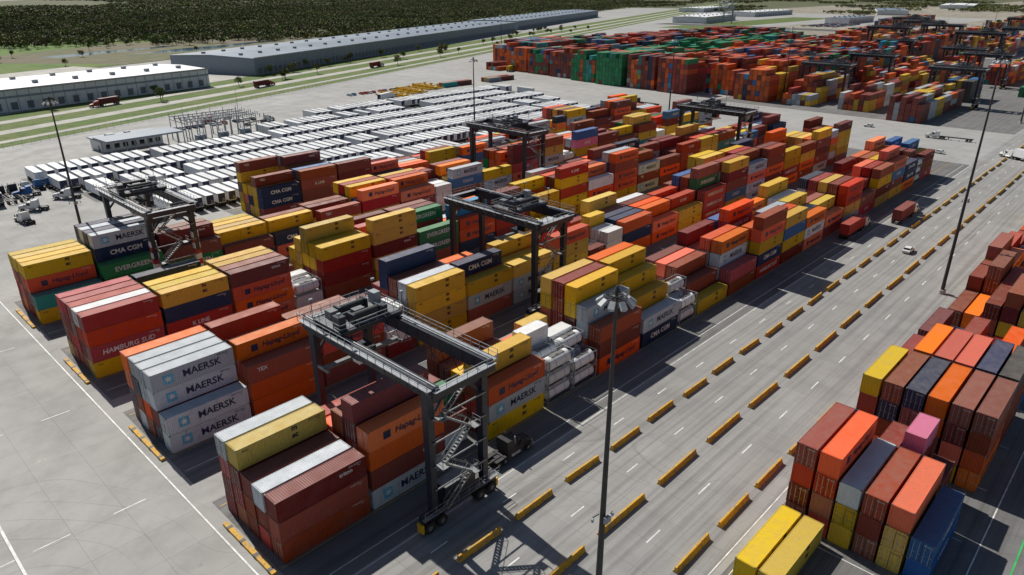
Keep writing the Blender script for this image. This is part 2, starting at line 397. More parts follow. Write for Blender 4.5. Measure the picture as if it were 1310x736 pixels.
SPEC = {
 ('A', 27.5, 40): ["nnm", "rmg", "mnm", "mrmy", "mmrg"],
 ('A', 40.3, 40): ["gmqo", "mmqmm", "mqmm", "mmo", "mor"],
 ('A', 53.2, 20): ["", "wm", "bmG", "mmm", "mgm"],
 ('A', 61.0, 40): ["ygq", "mqmy", "mmy", "mmm", "mmmm"],
 ('A', 74.3, 20): ["TTT", "TTT", "mmww", "mmo", "mm"],
 ('A', 80.8, 20): ["TT", "TTT", "mGw", "mm", "mmy"],
 ('A', 87.6, 40): ["omm", "oogg", "mmmyy", "mmmmm", "mmmyy"],
 ('A', 100.6, 40): ["dg", "yyy", "gyyy", "myyyy", "mmyyo"],
 ('A', 113.8, 20): ["TT", "TTT", "TT", "w", ""],
 ('A', 120.6, 40): ["y", "mm", "gmm", "mmo", "ymm"],
 ('A', 133.6, 40): ["mr", "rggo", "mggo", "mmm", "mymm"],
 ('B', 27.5, 40): ["gg", "dmgg", "mogg", "gmdg", "mdoo"],
 ('B', 40.3, 40): ["qqm", "moqo", "mmm", "omm", "mogm"],
 ('B', 53.2, 40): ["mmq", "ggqm", "mmo", "mgm", "mmm"],
 ('B', 66.1, 20): ["mw", "www", "mww", "ww", "mm"],
 ('C', 27.5, 40): ["yhrr", "mmrw", "mrmr", "mrmr", "ymmr"],
 ('C', 40.3, 40): ["grdy", "gdmy", "mmdy", "mmd", "bmmd"],
 ('C', 53.2, 40): ["ooom", "ormm", "mryy", "myyy", "mmy"],
 ('C', 66.1, 20): ["wT", "TT", "ww", "m", "mm"],
 ('C', 72.9, 40): ["mmry", "mryy", "mryyy", "oyyy", "myy"],
 ('D', 27.5, 40): ["yt", "mmqy", "mmqy", "oomy", "mroy"],
 ('D', 40.3, 40): ["tGG", "mtGdg", "mdGGd", "mrdgg", "mmgyd"],
 ('D', 53.2, 40): ["tGm", "mgrm", "gwqm", "rmm", "mmb"],
 ('D', 66.1, 40): ["dm", "mgy", "myy", "yyy", "mmy"],
}
def auto(b, x0, xe):
    x = x0
    prof = 3.6
    while x < xe-12:
        r = random.random()
        if r < .03: x += 7.0; continue
        twenty = random.random() < .14
        L = L2 if twenty else L4
        prof = min(4.6, max(2.4, prof+random.uniform(-1.2, 1.2)))
        dom = pick()
        for i in range(5):
            h = int(round(prof+random.uniform(-1.1, 1.1))); h = max(0, min(5, h))
            base = dom if random.random() < .4 else pick(); s = ''
            if twenty and random.random() < .35: s = ('T' if random.random() < .4 else 'w')*min(3, h)
            else:
                for k in range(h): s += base if random.random() < .45 else pick()
            stack(x, rowy(b, i), s, L)
        x += L+.66
for (b, x, k), rows in SPEC.items():
    for i, s in enumerate(rows): stack(x, rowy(b, i), s, L4 if k == 40 else L2)
random.seed(5)
auto('A', 146.5, 292); auto('B', 72.9, 296); auto('C', 86.0, 300); auto('D', 79.0, 300); auto('E', 92.0, 304)

# block across the road
WF = {'m': 44, 'o': 15, 'q': 15, 'y': 11, 'r': 5, 'd': 2, 'G': 3, 'g': 2, 'b': 3}
def fy(i): return 22.7-i*2.78
SF = {(61.6): ["y", "y", "", "", "", ""],
      (74.8): ["mmrn", "rmro", "yyg", "mmn", "yyq", "bb"],
      (97.0): ["obmy", "omdn", "mqmd", "qmoo", "yomn", "oqmn"],
      (109.9): ["mmm", "mqmo", "qmmq", "rmmq", "mqmd", "mmmk"]}
for x, rows in SF.items():
    for i, s in enumerate(rows): stack(x, fy(i), s)
stack(88.0, fy(2), "mqm", L2); stack(88.0, fy(3), "mmmp", L2); stack(88.0, fy(4), "mm", L2)
x = 124.5
while x < 245:
    for i in range(6):
        h = random.choice((2, 3, 3, 4, 4)); base = pick(WF)
        if x < 130: h = min(h, 3)
        stack(x, fy(i), ''.join(base if random.random() < .5 else pick(WF) for _ in range(h)))
    x += 12.85 if random.random() < .8 else 20

# ------------------------------------------------------------------ distant stacks (one mesh per yard block)
mcol, nt, p = nt_new('distant_container_paint')
at = N(nt, 'ShaderNodeVertexColor', layer_name='Col'); ge = N(nt, 'ShaderNodeNewGeometry')
c = mixc(nt, ramp(nt, noise(nt, ge.outputs['Position'], .5, 5), .45, .75, 0, .4), at.outputs[0], (.12, .09, .07))
nt.links.new(c, p.inputs['Base Color']); p.inputs['Roughness'].default_value = .6
M_col = mcol
COL = {'y': (.60, .38, .03), 'o': (.70, .12, .01), 'q': (.52, .09, .02), 'm': (.19, .035, .026), 'r': (.38, .03, .022), 'g': (.4, .43, .45),
       'b': (.02, .12, .32), 'd': (.016, .03, .08), 'w': (.68, .69, .68), 'h': (.36, .02, .02), 'G': (.01, .22, .08), 't': (.03, .28, .27), 'l': (.03, .33, .6), 'p': (.62, .16, .3), 'k': (.06, .06, .06)}
def far_block(name, boxes):
    vs = []; fs = []; cols = []
    for (x0, yc, z0, L, H, code) in boxes:
        b = len(vs); hw = 1.2
        vs += [(x0, yc-hw, z0+.05), (x0+L, yc-hw, z0+.05), (x0+L, yc+hw, z0+.05), (x0, yc+hw, z0+.05), (x0, yc-hw, z0+H-.03), (x0+L, yc-hw, z0+H-.03), (x0+L, yc+hw, z0+H-.03), (x0, yc+hw, z0+H-.03)]
        j = random.uniform(.65, 1.2); c = COL[code]; c = tuple(min(1, q*j) for q in c)+(1,)
        for f in MB.BF: fs.append(tuple(b+i for i in f)); cols += c*4
    me = bpy.data.meshes.new(name); me.from_pydata(vs, [], fs)
    ca = me.color_attributes.new('Col', 'FLOAT_COLOR', 'CORNER'); ca.data.foreach_set('color', cols)
    me.materials.append(M_col); me.update(); return obj(name, me)
def far_fill(x0, x1, y0, nrow, hmin, hmax, w, gap=.06):
    bx = []; x = x0; prof = (hmin+hmax)/2
    while x < x1:
        if random.random() < gap: x += 12.8; continue
        prof = min(hmax, max(hmin, prof+random.uniform(-1.2, 1.2))); dom = pick(w)
        for i in range(nrow):
            h = int(round(min(hmax, max(hmin-1, prof+random.uniform(-1.2, 1.2)))))
            base = dom if random.random() < .5 else pick(w)
            for k in range(h): bx.append((x, y0+1.2+i*2.6, k*2.9, 12.19, 2.9, base if random.random() < .72 else pick(w)))
        x += 12.8
    if bx: far_block('container_stack_block', bx)
WE = {'q': 26, 'o': 20, 'm': 30, 'r': 9, 'b': 5, 'd': 4, 'g': 4, 'y': 3, 't': 3, 'l': 1, 'G': 2}
W2 = {'q': 16, 'm': 30, 'r': 10, 'b': 9, 'd': 6, 'g': 7, 't': 5, 'G': 5, 'o': 10}
for k, y0 in enumerate(range(178, 420, 25)):
    ww = WE
    if y0 in (278, 303): ww = {'G': 60, 't': 6, 'm': 10, 'q': 8}
    elif y0 > 310: ww = W2
    far_fill(392+max(0, (y0-300))*.25+random.uniform(0, 8), 620+random.uniform(0, 150), y0, 8, 5, 7, ww, .05)
for y0, a, b_, hm in ((95, 385, 500, 4), (125, 402, 640, 5), (155, 400, 640, 5), (64, 520, 700, 4), (33, 560, 760, 4), (95, 560, 760, 4)):
    far_fill(a, b_, y0, 6, 2, hm, W, .1)
for y0 in (140, 175, 210, 245):
    far_fill(790, 1050, y0, 6, 3, 5, W, .12)
for y0, a, b_ in ((300, 830, 1060), (60, 820, 1060), (20, 860, 1060), (-30, 700, 1000), (360, 1180, 1420), (120, 1260, 1560), (-20, 1180, 1500), (230, 1240, 1500)): far_fill(a, b_, y0, 8, 2, 5, W, .15)
for y0 in (470, 500): far_fill(640, 900, y0, 6, 1, 3, WE, .3)
far_fill(380, 430, 400, 5, 1, 2, WE, .3); far_fill(300, 380, 355, 3, 1, 1, WE, .4)

# ------------------------------------------------------------------ gantry crane (RTG)
SP = 23.5
def wheelset(mb, y):
    for x in (-5.3, -3.3, 3.3, 5.3):
        for dy in (-.38, .38): mb.cyl((x, y+dy-.22, .8), (x, y+dy+.22, .8), .8, .8, 18, 1); mb.cyl((x, y+dy-.24, .8), (x, y+dy+.24, .8), .36, .36, 10, 2)
    for x in (-4.3, 4.3):
        mb.hexa([(x-1.5, y-.08, .75), (x+1.5, y-.08, .75), (x+1.5, y+.08, .75), (x-1.5, y+.08, .75)], [(x-.5, y-.3, 1.8), (x+.5, y-.3, 1.8), (x+.5, y+.3, 1.8), (x-.5, y+.3, 1.8)], 0)
def crane_parts():
    parts = {}
    mb = MB()
    for y in (0, SP):
        mb.box(-6.2, 6.2, y-.45, y+.45, 1.8, 2.75, 0); wheelset(mb, y)
        mb.box(-6.4, 6.4, y-.95, y-.46, 2.6, 2.68, 3); mb.rail((-6.3, y-.93, 2.68), (6.3, y-.93, 2.68), 1.1, 3, 1.6)
        for sx in (-1, 1): mb.box(min(sx*6.2, sx*6.5), max(sx*6.2, sx*6.5), y-.5, y+.5, .5, 1.7, 4)
    parts['sill_beams_and_wheels'] = mb.mesh('rtg_sill', [M_navyp, M_tyre, M_deck, M_grate, M_yelp])
    mb = MB()
    for y in (0, SP):
        for sx in (-1, 1):
            mb.beam((sx*4.3, y, 2.75), (sx*4.3, y, 19.0), .95, .8, 0, 1.15, .95)
        mb.beam((-4.3, y, 18.2), (4.3, y, 18.2), .6, .9, 0)
        for sx in (-1, 1): mb.beam((sx*4.3, y, 15.6), (sx*2.0, y, 18.0), .35, .35, 0)
    parts['legs'] = mb.mesh('rtg_legs', [M_navyp])
    mb = MB()
    for sx in (-1, 1):
        x = sx*4.3
        mb.box(x-.5, x+.5, -1.6, SP+1.6, 19.0, 20.7, 0)
        for k in range(13): mb.box(x-.54, x+.54, -1.5+k*2.15, -1.42+k*2.15, 19.02, 20.72, 0)
        mb.box(x-.07, x+.07, -1.5, SP+1.5, 20.72, 20.86, 2)
        o0, o1 = sorted((x+sx*.52, x+sx*1.25))
        mb.box(o0, o1, -1.6, SP+1.6, 20.5, 20.58, 1)
        mb.rail((x+sx*1.23, -1.6, 20.58), (x+sx*1.23, SP+1.6, 20.58), 1.1, 3, 1.5, .06)
        for k in range(10): mb.beam((x+sx*.5, -1+k*2.8, 19.6), (x+sx*1.2, -1+k*2.8, 20.48), .08, .08, 1)
    for y in (-1.7, SP+1.7):
        mb.box(-4.8, 4.8, y-.25, y+.25, 19.3, 20.3, 0); mb.box(-4.8, 4.8, y-.5, y+.5, 20.32, 20.38, 1)
        s = -1 if y < 0 else 1
        mb.rail((-4.8, y+s*.5, 20.38), (4.8, y+s*.5, 20.38), 1.1, 3, 1.6)
    # festoon cable loops
    for k in range(9):
        y = 2+k*2.3; q = None
        for t in range(7):
            a = t/6; pt = (4.3-.75, y+a*2.3, 19.3-1.5*math.sin(math.pi*a))
            if q: mb.beam(q, pt, .07, .07, 4)
            q = pt
    parts['girders'] = mb.mesh('rtg_girders', [M_navyp, M_greyp, M_bar, M_greyp, M_dark])
    mb = MB()
    zz = [2.75, 6.1, 9.45, 12.8, 16.1, 19.4]
    for k in range(5):
        z0, z1 = zz[k], zz[k+1]; xa, xb = (-3.0, 1.2) if k % 2 == 0 else (1.2, -3.0)
        for dy in (-.55, -1.25):
            mb.beam((xa, dy, z0), (xb, dy, z1), .05, .22, 0); mb.beam((xa, dy, z0+1), (xb, dy, z1+1), .05, .05, 0)
            for t in range(5): 
                a = t/4; px = xa+(xb-xa)*a; pz = z0+(z1-z0)*a; mb.beam((px, dy, pz), (px, dy, pz+1), .04, .04, 0)
        for t in range(12):
            a = (t+.5)/12; mb.box(xa+(xb-xa)*a-.14, xa+(xb-xa)*a+.14, -1.25, -.55, z0+(z1-z0)*a, z0+(z1-z0)*a+.04, 0)
        xl = xb; s = 1 if xb > 0 else -1
        mb.box(min(xl, xl+s*1.0), max(xl, xl+s*1.0), -1.9, -.5, z1-.05, z1, 0)
        mb.rail((xl+s*1.0, -1.9, z1), (xl+s*1.0, -.5, z1), 1.05, 0, 1)
    for z in zz[1:]: mb.beam((-4.3, -.7, z-.1), (4.3, -.7, z-.1), .12, .18, 0)
    parts['stairs'] = mb.mesh('rtg_stairs', [M_grate])
    mb = MB()
    mb.box(-2.6, 2.4, -.5, 1.3, 2.8, 5.3, 0); mb.box(-2.7, 2.5, -.6, 1.4, 5.3, 5.4, 1)
    for k in range(6): mb.box(-2.3+k*.75, -1.8+k*.75, 1.3, 1.33, 3.3, 4.8, 2)
    mb.cyl((1.7, .5, 5.4), (1.7, .5, 6.6), .14, .14, 8, 2)
    mb.box(-3.1, 3.0, SP-.9, SP+.9, 2.8, 5.4, 1); mb.box(-3.2, 3.1, SP-1, SP+1, 5.4, 5.5, 0)
    for k in range(5): mb.box(-2.6+k*1.1, -1.8+k*1.1, SP-.93, SP-.9, 3.0, 5.0, 0)
    parts['engine_house'] = mb.mesh('rtg_engine', [M_navyp, M_deck, M_dark])
    mb = MB()
    mb.box(-4.9, 4.9, -3.2, -2.7, 20.9, 21.5, 0); mb.box(-4.9, 4.9, 2.7, 3.2, 20.9, 21.5, 0)
    for x in (-2.2, 2.2): mb.box(x-.25, x+.25, -2.7, 2.7, 20.95, 21.45, 0)
    mb.box(-4.9, 4.9, -2.7, -.9, 21.52, 21.58, 1); mb.box(-4.9, 4.9, .9, 2.7, 21.52, 21.58, 1)
    mb.box(-4.9, -3.6, -.9, .9, 21.52, 21.58, 1); mb.box(3.6, 4.9, -.9, .9, 21.52, 21.58, 1)
    for y in (-3.2, 3.2): mb.rail((-4.9, y, 21.5), (4.9, y, 21.5), 1.1, 3, 1.4)
    for x in (-4.9, 4.9): mb.rail((x, -3.2, 21.5), (x, 3.2, 21.5), 1.1, 3, 1.6)
    mb.cyl((-1.9, -1.6, 22.3), (1.9, -1.6, 22.3), .55, .55, 16, 2); mb.cyl((-1.9, 1.6, 22.3), (1.9, 1.6, 22.3), .55, .55, 16, 2)
    for x in (-2.1, 2.1):
        for y in (-1.6, 1.6): mb.box(x-.18, x+.18, y-.7, y+.7, 21.6, 22.9, 0)
    mb.box(2.4, 3.3, -2.1, -1.0, 21.6, 22.6, 0); mb.box(-3.6, -2.4, .9, 2.3, 21.6, 22.7, 1)
    mb.box(3.4, 4.5, 1.0, 2.4, 21.6, 23.2, 3); mb.box(-4.6, -3.5, -2.5, -1.1, 21.6, 23.3, 0); mb.box(-.8, .8, -.5, .5, 21.6, 22.5, 1)
    for x in (-4.6, 4.6):
        for y in (-2.95, 2.95): mb.cyl((x*.935-.12, y, 21.05), (x*.935+.12, y, 21.05), .3, .3, 12, 2)
    for x in (-4.9, 4.9):
        for y in (-3.2, 3.2): mb.beam((x, y, 22.6), (x, y, 24.2), .08, .08, 0); mb.box(x-.25, x+.25, y-.15, y+.15, 24.1, 24.4, 3)
    parts['trolley'] = mb.mesh('rtg_trolley', [M_navyp, M_deck, M_dark, M_greyp])
    mb = MB()
    mb.hexa([(-3.0, -3.9, 16.6), (-1.2, -3.9, 16.6), (-1.2, -2.4, 16.6), (-3.0, -2.4, 16.6)], [(-3.2, -4.2, 19.0), (-1.0, -4.2, 19.0), (-1.0, -2.2, 19.0), (-3.2, -2.2, 19.0)], 0)
    mb.box(-3.24, -3.1, -4.1, -2.3, 17.3, 18.7, 1); mb.box(-3.1, -1.1, -4.24, -4.1, 17.3, 18.7, 1); mb.box(-1.1, -.97, -4.1, -2.3, 17.3, 18.7, 1)
    mb.box(-3.3, -.9, -4.3, -2.1, 19.0, 19.1, 2)
    for x in (-3, -1.2): mb.beam((x, -2.6, 19.1), (x, -2.6, 20.95), .15, .15, 2)
    parts['operator_cab'] = mb.mesh('rtg_cab', [M_whitep, M_glass, M_navyp])
    return parts
CP = crane_parts()
def spreader(z):
    mb = MB()
    mb.box(-6.1, 6.1, -.32, .32, z, z+.45, 0)
    for x in (-6.0, 6.0): mb.box(x-.15, x+.15, -1.2, 1.2, z-.02, z+.35, 0)
    mb.box(-1.8, 1.8, -.9, .9, z+.46, z+1.1, 1)
    for x in (-1.6, 1.6):
        for y in (-.8, .8): mb.cyl((x, y, z+1.1), (x*1.05, y*1.6, 21.7), .03, .03, 5, 2)
    return mb.mesh('rtg_spreader', [M_deck, M_navyp, M_dark])
def crane(x, y, ty, hz=15.5, s=1):
    e = empty('gantry_crane', (x, y, 0)); e.scale = (s, s, s)
    for n, me in CP.items():
        obj(n, me, (0, ty if n in ('trolley', 'operator_cab') else 0, 0), 0, e)
    obj('spreader', spreader(hz), (0, ty, 0), 0, e)
    return e
crane(47.8, 54.6, 19.0)
crane(100.5, 85.2, 8.0)
cl = crane(52.5, 146.2, 15.0)
crane(164, 146.2, 10.0); crane(243, 115.7, 14.0)
mb = MB()
for sx in (-1, 1):
    for k in range(8): mb.box(sx*4.3-.6, sx*4.3+.6, -.52, .52, 4.5+k*1.2, 5.7+k*1.2-.003, k % 2)
obj('leg_warning_bands', mb.mesh('bands', [M_redp, M_lwhite]), (0, 0, 0), 0, cl)
for x, y, t in ((430, 147.5, 6), (505, 147.5, 12), (470, 178, 10), (560, 95, 6), (455, 87.5, 9), (600, 118, 14), (650, 178, 6)): crane(x, y, t)
for x, y, t in ((725, 205, 6), (800, 180, 14), (690, 125, 8), (860, 215, 10), (780, 110, 4), (940, 250, 8), (900, 60, 8), (1010, 150, 12), (980, 20, 5)): crane(x, y, t, s=1.3)

# ------------------------------------------------------------------ light masts
def mast(h):
    mb = MB()
    mb.cyl((0, 0, 0), (0, 0, .9), .75, .7, 14, 3); mb.cyl((0, 0, .9), (0, 0, h), .38, .13, 14, 0)
    mb.cyl((0, 0, h), (0, 0, h+.5), .3, .08, 10, 0)
    n = 20
    for zz, rr in ((h-.6, .95), (h-.25, .55)):
        for i in range(n):
            a, b = 2*math.pi*i/n, 2*math.pi*(i+1)/n
            mb.beam((rr*math.cos(a), rr*math.sin(a), zz), (rr*math.cos(b), rr*math.sin(b), zz), .08, .08, 0)
    for i in range(9):
        a = 2*math.pi*i/9; c, s = math.cos(a), math.sin(a)
        mb.beam((.12*c, .12*s, h-.6), (.95*c, .95*s, h-.6), .06, .06, 0)
        mb.beam((1.0*c, 1.0*s, h-.5), (1.55*c, 1.55*s, h-.95), .45, .22, 1, .52, .26)
        mb.beam((1.1*c, 1.1*s, h-.74), (1.50*c, 1.50*s, h-1.08), .38, .03, 2)
    z = h*.42
    mb.box(-.4, .4, -.7, -.4, z, z+.7, 1); mb.beam((0, -.4, z+.4), (1.0, -.4, z+.6), .07, .07, 0); mb.cyl((1.0, -.4, z+.45), (1.0, -.4, z+.1), .16, .12, 10, 1)
    mb.beam((0, .4, z+.4), (-1.0, .4, z+.6), .07, .07, 0); mb.cyl((-1.0, .4, z+.45), (-1.0, .4, z+.1), .16, .12, 10, 1)
    mb.box(.35, .9, -.3, .3, 1.2, 2.2, 1)
    return mb.mesh('mast', [M_dark, M_greyp, M_lwhite, M_pale])
M39 = mast(39.5); M44 = mast(49.0)
for x, y, me in ((43.2, 29.5, M39), (167, 29.5, M44), (291, 29.5, M39), (44, 177, M39), (168, 177, M39), (292, 177, M39), (416, 177, M39), (540, 110, M39),
                 (430, 420, M39), (640, 170, M39), (760, 110, M39), (880, 170, M39), (420, 60, M39), (560, 20, M39)):
    obj('high_mast_light', me, (x, y, 0))

# ------------------------------------------------------------------ barriers, stops
mB, nt, p = nt_new('barrier_paint')
ge = N(nt, 'ShaderNodeNewGeometry')
f = noise(nt, ge.outputs['Position'], 1.2, 7, .7)
c = mixc(nt, ramp(nt, f, .48, .64, 0, .85), (.66, .36, .018), (.24, .20, .14)); c = mixc(nt, ramp(nt, noise(nt, ge.outputs['Position'], 5, 4), .56, .7, 0, .75), c, (.07, .06, .05))
nt.links.new(c, p.inputs['Base Color']); p.inputs['Roughness'].default_value = .75
M_barr = mB
def barrier(L):
    mb = MB(); pr = [(-.36, 0), (-.36, .1), (-.18, .34), (-.12, .8), (.12, .8), (.18, .34), (.36, .1), (.36, 0)]
    n = len(pr); vs = [(-L/2, a, b) for a, b in pr]+[(L/2, a, b) for a, b in pr]
    mb.add(vs, [(i, (i+1) % n, n+(i+1) % n, n+i) for i in range(n)]+[tuple(range(n)), tuple(range(2*n-1, n-1, -1))], 0)
    for x in (-L/4, L/4): mb.box(x-.25, x+.25, -.366, .366, .0, .07, 1)
    return mb.mesh('barrier', [M_barr, M_dark])
b1 = barrier(6.9); b2 = barrier(9.6); b3 = barrier(7.6)
x = -14.5
def jit(): return random.uniform(-.16, .16)
while x < 420: obj('concrete_barrier', b1, (x+jit(), 48.1+jit(), 0), R(random.uniform(-1.2, 1.2))); x += 9.93
x = -17
while x < 420: obj('concrete_barrier', b2, (x+jit(), 38.8+jit(), 0), R(random.uniform(-1, 1))); x += 13.05
x = 31
while x < 106: obj('concrete_barrier', b3, (x+jit(), 28.9+jit(), 0), R(random.uniform(-1.2, 1.2))); x += 10.15
for b, y in BY.items():
    if b == 'E': continue
    mb = MB(); mb.box(-.3, .3, 0, 12.0, 0, .34, 0)
    for k in range(4): mb.box(-.34, .34, .6+k*3.3, 1.1+k*3.3, 0, .37, 1)
    obj('wheel_stop', mb.mesh('stop', [M_barr, M_dark]), (25.9, y-.6, 0))

# ------------------------------------------------------------------ ground sheets
def sheet(name, pts, z, mat, parent=None):
    me = bpy.data.meshes.new(name); me.from_pydata([(a, b, z) for a, b in pts], [], [tuple(range(len(pts)))]); me.materials.append(mat)
    return obj(name, me, parent=parent)
def rect(name, x0, x1, y0, y1, z, mat): return sheet(name, [(x0, y0), (x1, y0), (x1, y1), (x0, y1)], z, mat)
sheet('ground', [(-9000, -9000), (16000, -9000), (16000, 16000), (-9000, 16000)], -.12, M_ground)
EDGE = lambda x: 351+.37*(x-65.5)
sheet('yard_pavement', [(-500, -400), (1700, -400), (1700, EDGE(1700)), (-500, EDGE(-500))], 0, M_yard)
rect('road', -200, 900, 25.8, 55.5, .004, M_lane)
for b, y in BY.items():
    x0 = 26.6 if b != 'E' else 88
    rect('stacking_pavement', x0, 306, y-6.95 if b == 'A' else y-8.8, y+16.6, .004, M_block)
rect('stacking_pavement', 56, 300, -2, 25, .004, M_block)
rect('far_stacking_pavement', 385, 780, 56, 205, .004, M_block)
q = MB()
def mark(x0, x1, y0, y1, mi=0, z=.009): q.quad((x0, y0, z), (x1, y0, z), (x1, y1, z), (x0, y1, z), mi)
for yy, st, ln in ((34.0, 12.2, 3.0), (43.5, 12.2, 2.6), (51.6, 12.2, 2.6)):
    x = -60+yy
    while x < 500: mark(x, x+ln, yy-.09, yy+.09); x += st
mark(-150, 400, 25.95, 26.08); mark(-150, 306, 55.2, 55.32)
mark(24.5, 24.7, 56, 178, 0, .005); mark(6.2, 6.5, 56, 240, 0, .005)
for yy in (86.0, 116.3, 147.0): 
    mark(-120, 6.1, yy-.08, yy+.08, 0, .005)
    x = 8
    while x < 24: mark(x, x+4, yy-.08, yy+.08, 0, .005); x += 9
for b, y in BY.items():
    x0 = 27 if b != 'E' else 90
    mark(x0, 304, y-.35, y-.22, 1); mark(x0, 304, y+15.0, y+15.13, 1); mark(x0, 304, y-5.2, y-5.08, 0)
mark(56, 298, 24.3, 24.4, 0); mark(56, 298, 4.6, 4.75, 0); mark(40, 300, .9, 1.1, 2)
x = 60
while x < 290: mark(x, x+.12, 6.5, 24, 0, .0095); x += 12.85
obj('lane_marking', q.mesh('marks', [M_paintw, M_painty, M_paintg]))
dr = MB()
for (x, y) in ((3, 92), (14, 105), (12, 71), (16, 138), (-6, 88), (18, 59)):
    dr.box(x-.6, x+.6, y-.45, y+.45, .003, .012, 0)
obj('drain_grate', dr.mesh('drains', [M_steel]))

# corridor frame beyond the yard
ang = math.atan(.37); dx_, dy_ = math.cos(ang), math.sin(ang)
def cf(s, o): return (65.5+dx_*s-dy_*o, 351+dy_*s+dx_*o)
def strip(name, s0, s1, o0, o1, z, mat): return sheet(name, [cf(s0, o0), cf(s1, o0), cf(s1, o1), cf(s0, o1)], z, mat)
strip('grass', -600, 3000, 0, 92, -.05, M_grass)
strip('service_road', -600, 3000, 9, 14, -.02, M_pale)
strip('highway', -600, 3000, 28, 37, -.02, M_pale)
strip('highway', -600, 3000, 54, 62, -.02, M_pale)
strip('warehouse_lot', -600, 230, 80, 260, -.03, M_pale)
strip('warehouse_lot', 230, 1900, 84, 230, -.035, M_yard)
sheet('marsh', [cf(-900, 262), cf(560, 235), cf(700, 300), cf(250, 640), cf(-900, 900)], -.06, M_marsh)
sheet('marsh_flat', [cf(260, 236), cf(620, 232), cf(640, 300), cf(420, 430), cf(200, 400)], -.04, M_marsh2)
def blob(name, s, o, a, b, z, mat, sd):
    r = random.Random(sd); pts = []
    for i in range(36):
        t = 2*math.pi*i/36; k = 1+.22*math.sin(3*t+sd)+.12*math.sin(7*t+sd*2)+r.uniform(-.05, .05)
        pts.append(cf(s+a*k*math.cos(t), o+b*k*math.sin(t)))
    sheet(name, pts, z, mat)
blob('pond', 420, 300, 90, 14, -.02, M_water, 1); blob('pond', 330, 350, 70, 12, -.02, M_water, 2); blob('pond', 90, 480, 80, 15, -.02, M_water, 3)
sheet('bay_water', [(-2500, 2100), (300, 2900), (900, 3600), (900, 9000), (-6000, 9000)], -.03, M_water)
rect('far_lot', 1700, 2600, 100, 900, -.03, M_dirt); rect('far_lot', 2800, 4200, -400, 600, -.03, M_dirt)
rect('dirt_lot', 800, 1250, 340, 520, .004, M_dirt); rect('grass_lot', 1000, 1500, 560, 640, .004, M_grass)
rect('grass_lot', 1150, 1600, 60, 110, .004, M_grass); rect('dirt_lot', 1150, 1650, 180, 330, .004, M_dirt)
rect('asphalt_lot', 1080, 1130, -200, 700, .008, M_asph)

# ------------------------------------------------------------------ buildings
M_wallw = simple('white_metal_wall', (.66, .67, .68), .55, .0, .08, .2)
M_roofw = simple('white_roof', (.72, .73, .74), .6, 0, .1, .05)
M_roofg = simple('slate_roof', (.18, .22, .27), .5, 0, .2, .04)
M_band = simple('grey_band', (.24, .28, .33), .6)
M_dock = simple('dock_door', (.16, .18, .2), .6)
def warehouse(name, o, a, L, D, H, wall, roof, doors=8.0):
    """o world corner, a angle, L along, D deep"""
    e = empty(name, (o[0], o[1], 0), a)
    mb = MB(); mb.box(0, L, 0, D, -.1, H, 0)
    k = 0
    while k < L: mb.box(k, k+.25, -.12, -.002, 0, H-.3, 1); k += 6
    mb.box(-.05, L+.05, -.2, -.003, H*.62, H*.72, 1)
    obj('walls', mb.mesh('w', [wall, M_band]), parent=e)
    mb = MB()
    mb.add([(-.4, -.4, H+.003), (L+.4, -.4, H+.003), (L+.4, D/2, H+D*.018), (-.4, D/2, H+D*.018), (L+.4, D+.4, H+.003), (-.4, D+.4, H+.003)], [(0, 1, 2, 3), (3, 2, 4, 5), (0, 3, 5), (1, 4, 2)], 0)
    mb.box(-.5, L+.5, -.55, -.4, H-.4, H+.5, 1)
    n = int(L/22)
    for i in range(n):
        for dd in (.25, .7): mb.box(10+i*22, 12.5+i*22, D*dd, D*dd+2, H+.2, H+2.2, 1)
    obj('roof', mb.mesh('r', [roof, M_greyp]), parent=e)
    mb = MB(); k = 4
    while k < L-4: mb.box(k, k+3.2, -.3, -.203, .9, 4.3, 0); mb.box(k-.2, k+3.4, -1.0, -.31, 4.4, 4.6, 1); k += doors
    mb.box(L+.003, L+.1, D*.3, D*.3+4, 0, 4.5, 0)
    obj('dock_doors', mb.mesh('d', [M_dock, M_band]), parent=e)
    return e
wa = math.atan2(24, 124)
warehouse('white_warehouse', (-90, 417), wa, 308, 56, 11, M_wallw, M_roofw)
warehouse('white_warehouse', (-160, 466), wa, 262, 60, 14, M_wallw, M_roofw)
wb = R(23.1)
warehouse('grey_warehouse', (262, 508), wb, 560, 78, 12, M_band, M_roofg, doors=6)
warehouse('grey_warehouse', (800, 748), wb, 480, 80, 12, M_band, M_roofg, doors=6)
warehouse('white_warehouse', (1150, 640), R(10), 160, 60, 10, M_wallw, M_roofw)
for (x, y, L, D) in ((1300, 460, 120, 40), (1450, 700, 180, 60), (1750, 500, 160, 60), (1900, 250, 200, 60), (1600, 900, 160, 60), (1620, 180, 70, 30), (2300, 500, 220, 80), (1600, 60, 90, 30)):
    warehouse('white_warehouse', (x, y), R(random.choice((0, 10, 20))), L, D, 9, M_wallw, random.choice((M_roofw, M_roofg)))
